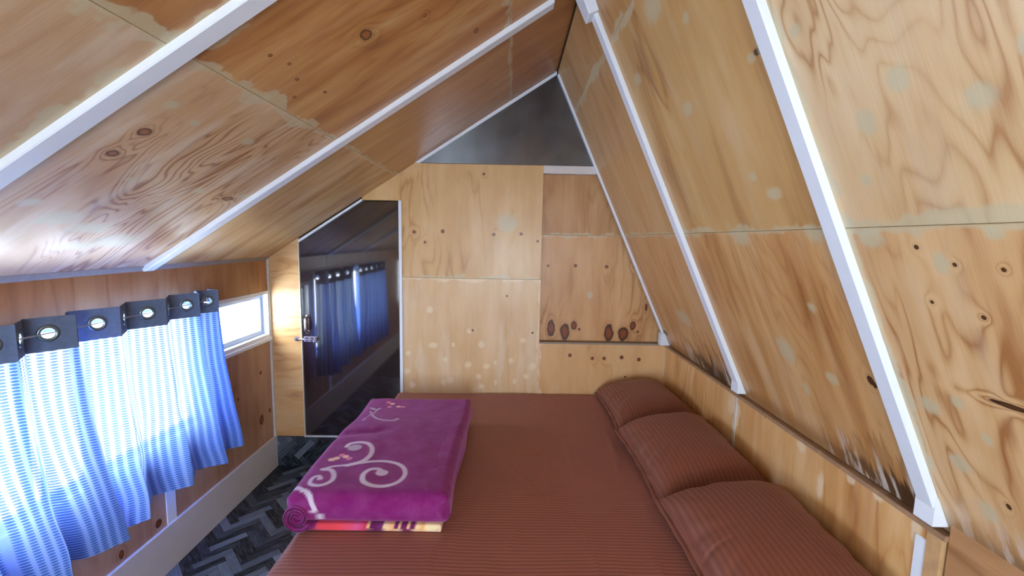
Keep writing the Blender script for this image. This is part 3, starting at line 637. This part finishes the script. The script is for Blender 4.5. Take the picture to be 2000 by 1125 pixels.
def header_mat():
    n = NT('slate_header_cloth'); tc = n.node('ShaderNodeTexCoord'); f = n.noise(tc.outputs['Object'], 60, 2)
    return n.fin(n.mix(f, lin(80, 98, 130), lin(106, 126, 160)), 0.75)
header = header_mat()
rim = plain('pewter_grommet', lin(120, 140, 156), 0.28, 0.85)
ZR = 1.305                                                   # rod height
XC = XL + 0.085
ZTOP, ZH = 1.362, 1.243
def curtain(name, y0, y1t, y1b, grom, ph0, ph1, zbot, seed, label, endx=None):
    root = empty(name, (XC, y0, ZR)); tag(root, label, 'curtain', 'dotted curtains on the rod')
    ys = np.array([y0] + [g for g, _ in grom] + [y1t]); ps = np.array([ph0] + [p for _, p in grom] + [ph1])
    nS, nT = 420, 150
    s = np.linspace(0, 1, nS)[:, None]; z = np.linspace(ZTOP, 0, nT)[None, :]
    yt = y0 + (y1t - y0) * s
    ph = np.interp(yt[:, 0], ys, ps)[:, None]
    def shape(zz):
        k = np.clip((ZH - zz) / (ZH - zbot), 0, 1)               # 0 at the header, 1 at the hem
        y = yt + (y1b - y1t) * k ** 1.5 * s
        amp = 0.040 + 0.014 * k
        wob = 0.9 * vnoise(s * 5 + 0 * zz, zz * 1.6 + seed, seed) * k
        x = amp * np.sin(2 * math.pi * ph + wob) + 0.012 * k * np.sin(4 * math.pi * ph + 1.0 + seed)
        if endx: q_ = np.clip((s - 0.93) / 0.07, 0, 1); x = x + (endx - x) * q_ * q_ * (3 - 2 * q_) * 0.9
        x = x + 0.012 * vnoise(s * 14 + seed, zz * 7, seed + 1) * k + 0.03 * k * k
        y = y + 0.014 * np.sin(4 * math.pi * ph) * (1 - 0.4 * k) + 0.012 * vnoise(s * 7, zz * 2 + 3, seed + 2) * k
        return x, y
    arc = np.concatenate([[0], np.cumsum(np.hypot(np.diff(shape(np.array([[1.0]]))[0][:, 0]), np.diff(shape(np.array([[1.0]]))[1][:, 0])))])
    def part(nm, za, zb_fn, n, mat, holes=False):
        tt = np.linspace(0, 1, n)[None, :]
        zb2 = zb_fn(s)
        zz = za + (zb2 - za) * tt
        x, y = shape(zz)
        P = np.stack([x, y - y0, zz - ZR], -1)
        uv = np.stack([np.broadcast_to(arc[:, None], zz.shape), zz], -1)
        me = grid_mesh(nm, P, uv)
        if holes:
            bm = bmesh.new(); bm.from_mesh(me); kill = []
            for f_ in bm.faces:
                c = f_.calc_center_median()
                if any((c - g_).length < 0.0205 for g_ in centres): kill.append(f_)
            bmesh.ops.delete(bm, geom=kill, context='FACES'); bm.to_mesh(me); bm.free()
        return link(nm, me, mat, root)
    # grommet centres on the surface, alternate slopes
    centres, frames = [], []
    pmin, pmax = min(ps), max(ps)
    k = math.ceil(pmin * 2) / 2
    zr0 = np.array([[ZR]])
    xx, yy = shape(zr0); xx, yy = xx[:, 0], yy[:, 0]
    while k <= pmax + 1e-6:
        i = int(np.argmin(np.abs(ph[:, 0] - k)))
        i0, i1 = max(i - 4, 0), min(i + 4, nS - 1)
        tx, ty = xx[i1] - xx[i0], yy[i1] - yy[i0]
        nv = Vector((ty, -tx, 0)).normalized()
        if 6 < i < nS - 7: centres.append(Vector((xx[i], yy[i] - y0, 0.0))); frames.append(nv)
        k += 0.5
    part('header_band', ZTOP, lambda s_: ZH + 0 * s_, 44, header, True)
    part('cloth', ZH + 0.0015, lambda s_: zbot + 0.03 * vnoise(s_ * 4 + seed, s_ * 0 + 2.5, seed + 4), 130, cloth)
    R0, r0 = 0.0235, 0.0048
    a = np.linspace(0, 2 * math.pi, 28, endpoint=False)
    for c_, nv in zip(centres, frames):
        tv = Vector((0, 0, 1)); wv = nv.cross(tv)
        vs, fs = [], []
        for i in range(28):
            for j in range(8):
                b = 2 * math.pi * j / 8
                rad = R0 + 1.35 * r0 * math.cos(b)
                p = c_ + (tv * math.cos(a[i]) + wv * math.sin(a[i])) * rad + nv * r0 * 0.8 * math.sin(b)
                vs.append(tuple(p))
        for i in range(28):
            for j in range(8):
                fs.append((i * 8 + j, ((i + 1) % 28) * 8 + j, ((i + 1) % 28) * 8 + (j + 1) % 8, i * 8 + (j + 1) % 8))
        me = bpy.data.meshes.new('grommet'); me.from_pydata(vs, [], fs); me.update()
        link('grommet', me, rim, root, True)
    return root
curtain('curtain', 0.56, 1.555, 1.652, [(0.74, -4.0), (0.94, -3.0), (1.12, -2.0), (1.30, -1.0), (1.477, 0.0)], -5.1, 0.33, 0.43, 3,
        'nearer light blue dotted curtain hanging over the long window')
curtain('curtain', 1.548, 2.345, 2.42, [(1.654, 0.0), (1.886, 1.0), (2.1185, 2.0), (2.2625, 3.0)], -0.4, 3.6, 0.45, 11,
        'farther light blue dotted curtain ending beside the small corner window', -0.055)
rb = MB().tube([(XC, 0.40, ZR), (XC, 2.285, ZR)], 0.0028, 8)
ro = empty('curtain_rod', (XC, 0.40, ZR)); tag(ro, 'thin white rod threaded through the grommets of the blue curtains', 'curtain rod')
local(rb, ro).build('rod', alu, ro, True)
for y in (0.42, 2.279):
    local(MB().box((XL, y - 0.012, ZR - 0.012), (XL + 0.006, y + 0.012, ZR + 0.012), 0.001).tube([(XL + 0.004, y, ZR - 0.007), (XC, y, ZR - 0.0085)], 0.004, 8), ro).build('bracket', white, ro)

# ------------------------------------------------------------------ bed
def sheet_cloth(name, along_y=False, base=(150, 92, 78), dk=1.0, per=0.0165):
    n = NT(name); u, v = n.uv()
    t = n.m('DIVIDE', u if along_y else v, per)
    w = n.m('SINE', n.m('MULTIPLY', t, 2 * math.pi))
    nz = n.noise(n.vec(n.m('MULTIPLY', u, 3.0), n.m('MULTIPLY', v, 3.0)), 1.0, 3.0)
    band = n.ss(w, -0.3, 0.4)
    c = n.mix(band, lin(base[0] - 26 * dk, base[1] - 20 * dk, base[2] - 17 * dk), lin(*base))
    c = n.mix(n.m('MULTIPLY', nz, 0.35), c, lin(base[0] + 14, base[1] + 8, base[2] + 6))
    n.b.inputs['Sheen Weight'].default_value = 0.25; n.b.inputs['Sheen Roughness'].default_value = 0.45
    n.put(n.b.inputs['Sheen Tint'], (*lin(226, 170, 160), 1))
    fine = n.noise(n.vec(n.m('MULTIPLY', u, 500.0), n.m('MULTIPLY', v, 500.0)), 1.0, 1.0)
    n.bump(n.m('MULTIPLY_ADD', w, 0.8, fine), 0.16, 0.002)
    return n.fin(c, n.m('MULTIPLY_ADD', band, -0.14, 0.62), spec=0.45)
sheet_m = sheet_cloth('brown_striped_sheet')
pillow_m = sheet_cloth('brown_striped_pillowcase', True, (124, 71, 53), 0.6, 0.019)
BX0, BX1, BY0, BY1, ZM = -0.778, 1.088, 0.99, 2.985, 0.574
bed = empty('bed', ((BX0 + BX1) / 2, (BY0 + BY1) / 2, 0)); tag(bed, 'wide low bed under a fitted brown striped sheet', 'bed')
base_m = plywood('bed_plywood', PALE, MID, DARK, 131.0)
fr = MB()
for (a, b) in (((BX0 + 0.02, BY0 + 0.02, 0.20), (BX0 + 0.045, BY1 - 0.01, 0.33)), ((BX1 - 0.05, BY0 + 0.02, 0.20), (BX1 - 0.025, BY1 - 0.01, 0.33)),
               ((BX0 + 0.045, BY0 + 0.02, 0.20), (BX1 - 0.05, BY0 + 0.045, 0.33)), ((BX0 + 0.045, BY1 - 0.035, 0.20), (BX1 - 0.05, BY1 - 0.01, 0.33))):
    fr.box(a, b, 0.002)
local(fr, bed).build('bed_frame', base_m, bed)
local(MB().box((BX0 + 0.02, BY0 + 0.02, 0.33), (BX1 - 0.02, BY1 - 0.01, 0.348), 0.002), bed).build('bed_base', base_m, bed)
for x in (BX0 + 0.045, BX1 - 0.115):
    for y in (BY0 + 0.045, BY1 - 0.1): local(MB().box((x, y, 0.0), (x + 0.065, y + 0.065, 0.33), 0.003), bed).build('leg', base_m, bed)
# mattress wrapped by its sheet: one rounded slab
nx, ny = 260, 300
def rounded_slab(x0, x1, y0, y1, z0, z1, rad, n, m, bumpf=None):
    """closed loop in xz (n points) swept along y with rounded ends (m stations)"""
    hx, hz = (x1 - x0) / 2, (z1 - z0) / 2; cx, cz = (x0 + x1) / 2, (z0 + z1) / 2
    per = []
    q = 10
    top = np.linspace(-1, 1, n // 2 - q)
    r = rad
    xs = list(cx + top * (hx - r)); zs = [z1] * len(xs)
    ang = np.linspace(math.pi / 2, -math.pi / 2, 2 * q + 2)[1:-1]
    xs += list(x1 - r + r * np.cos(ang)); zs += list(np.where(ang > 0, z1 - r, z0 + r) + r * np.sin(ang))
    bot = np.linspace(1, -1, 24); xs += list(cx + bot * (hx - r)); zs += [z0] * len(bot)
    ang = np.linspace(-math.pi / 2, -3 * math.pi / 2, 2 * q + 2)[1:-1]
    xs += list(x0 + r + r * np.cos(ang)); zs += list(np.where(np.sin(ang) > 0, z1 - r, z0 + r) + r * np.sin(ang))
    xs, zs = np.array(xs), np.array(zs)
    e = np.linspace(0, math.pi / 2, 10)
    yst = np.concatenate([y0 + r - r * np.cos(e)[:-1], np.linspace(y0 + r, y1 - r, m), (y1 - r + r * np.sin(e))[1:]])
    ins = np.concatenate([r - r * np.sin(e)[:-1], np.zeros(m), (r - r * np.cos(e))[1:]])
    K = 8; N = len(yst)                                     # K rings close each end cap
    P = np.zeros((len(xs), N + 2 * K, 3))
    for j, (yy, k) in enumerate(zip(yst, ins)):
        P[:, j + K, 0] = np.clip(xs, x0 + k, x1 - k); P[:, j + K, 2] = np.clip(zs, z0 + k, z1 - k); P[:, j + K, 1] = yy
    for i in range(K):
        for j, src in ((i, K), (N + 2 * K - 1 - i, N + K - 1)):
            P[:, j] = P[:, src]; P[:, j, 2] = cz + (P[:, src, 2] - cz) * i / K
    return P
P = rounded_slab(BX0, BX1, BY0, BY1, 0.348, ZM, 0.035, 300, 260)
topm = np.clip((P[..., 2] - (ZM - 0.03)) / 0.03, 0, 1)
X_, Y_ = P[..., 0], P[..., 1]
wr_ = np.zeros_like(X_)
for i in range(34):                                            # short soft creases in the sheet
    cx, cy = RNG.uniform(-0.5, 0.6), RNG.uniform(1.1, 2.8); an = RNG.uniform(1.2, 2.2); L_ = RNG.uniform(0.08, 0.30)
    a = (X_ - cx) * math.cos(an) + (Y_ - cy) * math.sin(an); b = -(X_ - cx) * math.sin(an) + (Y_ - cy) * math.cos(an) + 0.05 * a
    wr_ += RNG.uniform(0.002, 0.004) * np.exp(-(b / 0.008) ** 2 - (a / L_) ** 4)
wr_ *= 1 - np.clip((0.62 - np.hypot((X_ + 0.51) / 0.62, (Y_ - 1.98) / 0.95)) * 8 + 1, 0, 1)
P[..., 2] += topm * (wr_ + 0.004 * vnoise(X_ * 3, Y_ * 3, 5) + 0.0012 * vnoise(X_ * 14, Y_ * 9, 6))
uv = np.stack([P[..., 0] - P[..., 2] * (1 - topm), P[..., 1]], -1)
P2 = P - np.array(bed.location)
me = grid_mesh('fitted_sheet', P2, uv, wrap_u=True); link('fitted_sheet', me, sheet_m, bed)

# ------------------------------------------------------------------ pillows
def pillow(loc, L_, W_, T_, rz, tilt_x, tilt_y, seed, label):
    """long side along local y, short side along local x"""
    n, m = 120, 150
    a = np.linspace(-1, 1, n)[:, None]; b = np.linspace(-1, 1, m)[None, :]
    cx = np.abs(a); cy = np.abs(b)
    prof = np.maximum((1 - cx ** 2.6), 0) ** 0.5 * np.maximum((1 - cy ** 3.4), 0) ** 0.5
    px = W_ / 2 * a * (1 - 0.07 * (1 - cy ** 2) ** 1.0 + 0.02)
    py = L_ / 2 * b * (1 - 0.05 * (1 - cx ** 2) + 0.02)
    px, py = np.broadcast_to(px, (n, m)).copy(), np.broadcast_to(py, (n, m)).copy()
    edge = (1 - prof)
    fan = vnoise(np.arctan2(b * 1.4, a + 0 * b) * 6 + seed, a * 1.2 + b * 1.2, seed)
    wr = 0.013 * fan * np.clip(edge * 1.3, 0, 1) * (prof > 0.02) + 0.003 * vnoise(a * 9 + 0 * b + seed, b * 4 + 0 * a, seed + 1) * np.clip(edge * 1.5, 0.1, 1)
    root = None
    top = T_ * 0.76 * prof + wr; bot = -T_ * 0.24 * prof ** 1.2
    P = np.concatenate([np.stack([px, py, top], -1), np.stack([px, py, bot], -1)[::-1][1:-1]], 0)
    P[:, 0, 2] = P[:, -1, 2] = 0
    uv = np.stack([P[..., 0], P[..., 1]], -1)
    o = link('pillow', grid_mesh('pillow', P, uv, wrap_u=True), pillow_m)
    o.location = loc; o.rotation_euler = (tilt_x, tilt_y, rz)
    # hem flange along the two long sides and the open end
    fl_ = []
    for sx in (-1, 1):
        bb = np.linspace(-1, 1, 80); x0 = sx * W_ / 2 * (1 - 0.07 * (1 - np.abs(bb) ** 2) + 0.02); yy = L_ / 2 * bb * 1.02
        Q = np.zeros((3, 80, 3))
        for k, d in enumerate((-0.004, 0.008, 0.016)):
            Q[k, :, 0] = x0 + sx * d; Q[k, :, 1] = yy; Q[k, :, 2] = 0.0025 * np.sin(bb * 17 + seed) * k - 0.002 * k
        h_ = link('hem', grid_mesh('hem', Q, np.stack([Q[..., 0], Q[..., 1]], -1)), pillow_m, o)
        md = h_.modifiers.new('thick', 'SOLIDIFY'); md.thickness = 0.004; md.offset = 0
    tag(o, label, 'pillow', 'brown striped pillows along the knee wall')
    return o
pillow((0.850, 2.64, ZM + 0.058), 0.65, 0.45, 0.155, 0.0, math.radians(-2), math.radians(-7), 2, 'brown striped pillow farthest from the viewer, against the end wall')
pillow((0.850, 1.985, ZM + 0.064), 0.64, 0.46, 0.175, math.radians(2), math.radians(3.5), math.radians(-8), 5, 'brown striped pillow in the middle of the row of three')
pillow((0.850, 1.28, ZM + 0.066), 0.73, 0.47, 0.18, 0.0, math.radians(3), math.radians(-8), 9, 'brown striped pillow nearest the viewer, cut by the picture edge')

# ------------------------------------------------------------------ folded blanket
SW = {'stem': [(-0.7346,1.6616),(-0.7082,1.6856),(-0.6752,1.6949),(-0.6401,1.6995),(-0.5963,1.7153),(-0.5636,1.7298),(-0.5155,1.7363),(-0.4618,1.7231),(-0.4221,1.6883),(-0.4021,1.643),(-0.4061,1.5992),(-0.4273,1.5694),(-0.4628,1.5542),(-0.5083,1.555),(-0.5431,1.5744),(-0.5593,1.6056),(-0.5614,1.6383),(-0.5438,1.6672),(-0.5139,1.6681),(-0.4937,1.6403)],
 'hook': [(-0.651,1.6956),(-0.609,1.7162),(-0.5891,1.7503),(-0.5845,1.7957),(-0.5974,1.8429),(-0.6272,1.8773),(-0.6679,1.8876),(-0.7039,1.8747),(-0.7112,1.8489)],
 'curl': [(-0.7346,1.6616),(-0.7026,1.6568),(-0.6774,1.6239),(-0.6682,1.5866),(-0.6802,1.5604),(-0.703,1.5476),(-0.734,1.5538),(-0.7492,1.5687),(-0.7491,1.6002),(-0.7308,1.6115),(-0.714,1.5927)],
 'leaf': [(-0.7478,2.261),(-0.7122,2.212),(-0.6781,2.165),(-0.6318,2.1387),(-0.5849,2.135),(-0.5655,2.1637)],
 'leaf2': [(-0.7405,2.1437),(-0.7285,2.2015),(-0.7145,2.2318),(-0.7076,2.3154)],
 'leaf3': [(-0.7564,2.3133),(-0.7174,2.2936),(-0.6994,2.3157)],
 'blobs': [(-0.4943,1.6425),(-0.6715,1.8404),(-0.7211,1.5957)],
 'flowers': [(-0.6778,2.4015),(-0.6518,2.3843),(-0.6564,2.3393),(-0.6081,2.3458),(-0.5822,2.3425),(-0.7301,1.7396),(-0.7033,1.7762),(-0.6836,1.7664),(-0.6637,1.7505),(-0.7164,1.7526)]}
def smooth_line(pts, n=160):
    p = np.array(pts); t = np.arange(len(p)); tt = np.linspace(0, len(p) - 1, n)
    out = np.zeros((n, 2))
    for k in range(2):
        pp = np.concatenate([[2 * p[0, k] - p[1, k]], p[:, k], [2 * p[-1, k] - p[-2, k]]])
        i = np.clip(np.floor(tt).astype(int), 0, len(p) - 2); f_ = tt - i
        p0, p1, p2, p3 = pp[i], pp[i + 1], pp[i + 2], pp[i + 3]
        out[:, k] = 0.5 * (2 * p1 + (p2 - p0) * f_ + (2 * p0 - 5 * p1 + 4 * p2 - p3) * f_ ** 2 + (3 * p1 - p0 - 3 * p2 + p3) * f_ ** 3)
    return out
def near(X_, Y_, line):
    d = np.full(X_.shape, 9.0)
    for q in line: d = np.minimum(d, np.hypot(X_ - q[0], Y_ - q[1]))
    return d
def fleece_mat(name):
    n = NT(name); ca = n.node('ShaderNodeVertexColor'); ca.layer_name = 'print'
    tc = n.node('ShaderNodeTexCoord')
    a = n.noise(tc.outputs['Object'], 14.0, 3, 0.6); b = n.noise(tc.outputs['Object'], 420.0, 2)
    c = n.mix(n.ss(a, 0.3, 0.75, 0.0, 0.35), ca.outputs[0], n.mix(0.5, ca.outputs[0], lin(190, 110, 178)))
    n.b.inputs['Sheen Weight'].default_value = 0.55; n.b.inputs['Sheen Roughness'].default_value = 0.4
    n.put(n.b.inputs['Sheen Tint'], (*lin(236, 170, 226), 1))
    n.bump(n.m('MULTIPLY_ADD', b, 0.5, a), 0.35, 0.006)
    return n.fin(c, 0.85, spec=0.15)
fleece = fleece_mat('purple_fleece')
KX0, KX1, KY0, KY1 = -0.812, -0.205, 1.488, 2.49
bl = empty('folded_blanket', ((KX0 + KX1) / 2, (KY0 + KY1) / 2, ZM)); tag(bl, 'folded purple plush blanket with white swirls on the bed', 'blanket')
ZBL = ZM + 0.150
P = rounded_slab(KX0, KX1, KY0, KY1, ZM + 0.030, ZBL, 0.046, 460, 380)
X_, Y_ = P[..., 0].copy(), P[..., 1].copy(); Zr = (P[..., 2] - (ZM + 0.030)) / 0.12
# left side is the round fold that reaches down to the sheet
lf = np.clip((-0.735 - X_) / 0.07, 0, 1); lf = lf * lf * (3 - 2 * lf)
P[..., 2] -= lf * (1 - Zr) * 0.022
P[..., 2] += Zr * (0.006 * vnoise(X_ * 4, Y_ * 3, 21) + 0.003 * vnoise(X_ * 13, Y_ * 11, 22) - 0.010 * np.exp(-((X_ + 0.30) / 0.07) ** 2) * 0.3)
P[..., 0] += 0.010 * vnoise(Zr * 3, Y_ * 4, 23) * (np.abs(X_ - (KX0 + KX1) / 2) > 0.22)
P[..., 2] -= 0.008 * np.exp(-((Y_ - 2.05 - 0.3 * (X_ + 0.5)) / 0.03) ** 2) * (Zr > 0.5) * np.clip((-0.52 - X_) / 0.1, 0, 1)
# groove of the fold along the right side
P[..., 0] -= 0.010 * np.exp(-((Zr - 0.45 - 0.12 * np.sin(Y_ * 3)) / 0.07) ** 2) * (X_ > KX1 - 0.03)
purple = np.array(lin(122, 26, 102)); swirlc = np.array(lin(214, 206, 224)); greyc = np.array(lin(178, 170, 188)); pink = np.array(lin(226, 130, 150)); cream_ = np.array(lin(240, 206, 176))
col = np.broadcast_to(purple, X_.shape + (3,)).copy()
up = (Zr > 0.62)
def paint(mask, c):
    k = np.clip(mask, 0, 1)[..., None]; col[:] = col * (1 - k) + np.asarray(c) * k
def stroke(pts, w0, w1, c, soft=0.003):
    ln = smooth_line(pts); d = np.full(X_.shape, 9.0)
    sel = up & (X_ > ln[:, 0].min() - 0.05) & (X_ < ln[:, 0].max() + 0.05) & (Y_ > ln[:, 1].min() - 0.05) & (Y_ < ln[:, 1].max() + 0.05)
    xs, ys = X_[sel], Y_[sel]; dd = np.full(xs.shape, 9.0)
    for i, q in enumerate(ln):
        w = w0 + (w1 - w0) * i / len(ln)
        dd = np.minimum(dd, np.hypot(xs - q[0], ys - q[1]) - w)
    d[sel] = dd
    paint(np.clip((soft - d) / (2 * soft), 0, 1), c)
stroke(SW['stem'], 0.007, 0.011, swirlc); stroke(SW['hook'], 0.011, 0.009, swirlc); stroke(SW['curl'], 0.010, 0.007, swirlc)
stroke(SW['leaf'], 0.005, 0.010, greyc); stroke(SW['leaf2'], 0.006, 0.004, greyc); stroke(SW['leaf3'], 0.010, 0.006, greyc)
for (bx, by), rx, ry in zip(SW['blobs'], (0.024, 0.030, 0.010), (0.022, 0.026, 0.012)):
    d = np.hypot((X_ - bx) / rx, (Y_ - by) / ry); paint(np.where(up, np.clip((1.15 - d) / 0.3, 0, 1), 0), greyc if rx > 0.028 else swirlc)
for i, (bx, by) in enumerate(SW['flowers']):
    d = np.hypot((X_ - bx) / 0.013, (Y_ - by) / 0.012); paint(np.where(up, np.clip((1.15 - d) / 0.3, 0, 1), 0), (pink, cream_)[i % 2])
# swirl tail running over the front edge of the roll
tail = [(-0.812, 1.56, ZBL - 0.04), (-0.795, 1.55, ZBL - 0.014), (-0.765, 1.53, ZBL - 0.002), (-0.735, 1.515, ZBL - 0.003), (-0.715, 1.50, ZBL - 0.016), (-0.70, 1.49, ZBL - 0.045), (-0.69, 1.488, ZBL - 0.068), (-0.675, 1.488, ZBL - 0.095), (-0.66, 1.488, ZBL - 0.118)]
sel = (Y_ < 1.62) & (X_ < -0.6) & (P[..., 2] > ZM + 0.028)
dd = np.full(int(sel.sum()), 9.0); Q = np.stack([P[..., 0][sel], P[..., 1][sel], P[..., 2][sel]], -1)
for q0, q1 in zip(tail[:-1], tail[1:]):
    for t_ in np.linspace(0, 1, 12): dd = np.minimum(dd, np.linalg.norm(Q - (np.array(q0) * (1 - t_) + np.array(q1) * t_), axis=1))
d = np.full(X_.shape, 9.0); d[sel] = dd
paint(np.clip((0.0105 - d) / 0.003, 0, 1), swirlc)
me = grid_mesh('top_fold', P - np.array(bl.location), None, True, col); link('top_fold', me, fleece, bl)
# printed underside showing as the bottom layer
P = rounded_slab(-0.742, -0.235, KY0 + 0.004, KY1 - 0.02, ZM + 0.005, ZM + 0.034, 0.010, 340, 160)
X_, Y_ = P[..., 0].copy(), P[..., 1].copy()
stops = [(-0.742, (120, 20, 90)), (-0.700, (110, 10, 80)), (-0.694, (214, 60, 62)), (-0.60, (226, 74, 84)), (-0.545, (214, 84, 130)), (-0.515, (200, 40, 70)), (-0.505, (232, 200, 130)), (-0.498, (90, 8, 70)),
         (-0.455, (90, 8, 70)), (-0.448, (238, 216, 160)), (-0.415, (230, 180, 120)), (-0.408, (110, 16, 80)), (-0.398, (110, 16, 80)), (-0.392, (236, 208, 150)), (-0.384, (110, 16, 80)), (-0.366, (110, 16, 80)),
         (-0.360, (236, 208, 150)), (-0.350, (110, 16, 80)), (-0.338, (110, 16, 80)), (-0.328, (238, 214, 160)), (-0.305, (232, 176, 110)), (-0.295, (240, 222, 172)), (-0.235, (240, 222, 172))]
sx = np.array([s_[0] for s_ in stops]); sc_ = np.array([lin(*s_[1]) for s_ in stops])
col = np.stack([np.interp(X_ - 0.25 * (P[..., 2] - ZM - 0.015), sx, sc_[:, k]) for k in range(3)], -1)
me = grid_mesh('printed_layer', P - np.array(bl.location), None, True, col); o = link('printed_layer', me, fleece, bl); o['label'] = 'bottom layer printed red, cream and maroon'
# rolled end of the fold, seen as a small spiral
th = np.linspace(0, 3.6 * math.pi, 120); rr = 0.008 + 0.046 * th / th[-1]
cxr, czr = -0.757, ZM + 0.064
sp = np.stack([cxr + rr * np.cos(th + 0.6), czr + rr * np.sin(th + 0.6)], -1)
tg = np.gradient(sp, axis=0); tg /= np.linalg.norm(tg, axis=1)[:, None]; nr_ = np.stack([-tg[:, 1], tg[:, 0]], -1)
hw = 0.0066
prof = []
outer = sp + nr_ * hw; inner = sp - nr_ * hw
loop = np.concatenate([outer, inner[::-1]], 0)
yst = np.array([KY0 - 0.012, KY0 - 0.009, KY0 - 0.001, KY0 + 0.05, KY0 + 0.12]); kk = np.array([0.25, 0.8, 1.0, 1.0, 1.0])
mid = np.concatenate([sp, sp[::-1]], 0)
P = np.zeros((len(loop), len(yst), 3))
for j in range(len(yst)):
    q = mid + (loop - mid) * kk[j]; P[:, j, 0] = q[:, 0]; P[:, j, 1] = yst[j]; P[:, j, 2] = q[:, 1]
me = grid_mesh('rolled_edge', P - np.array(bl.location), None, True, np.broadcast_to(purple, P.shape).copy()); link('rolled_edge', me, fleece, bl)
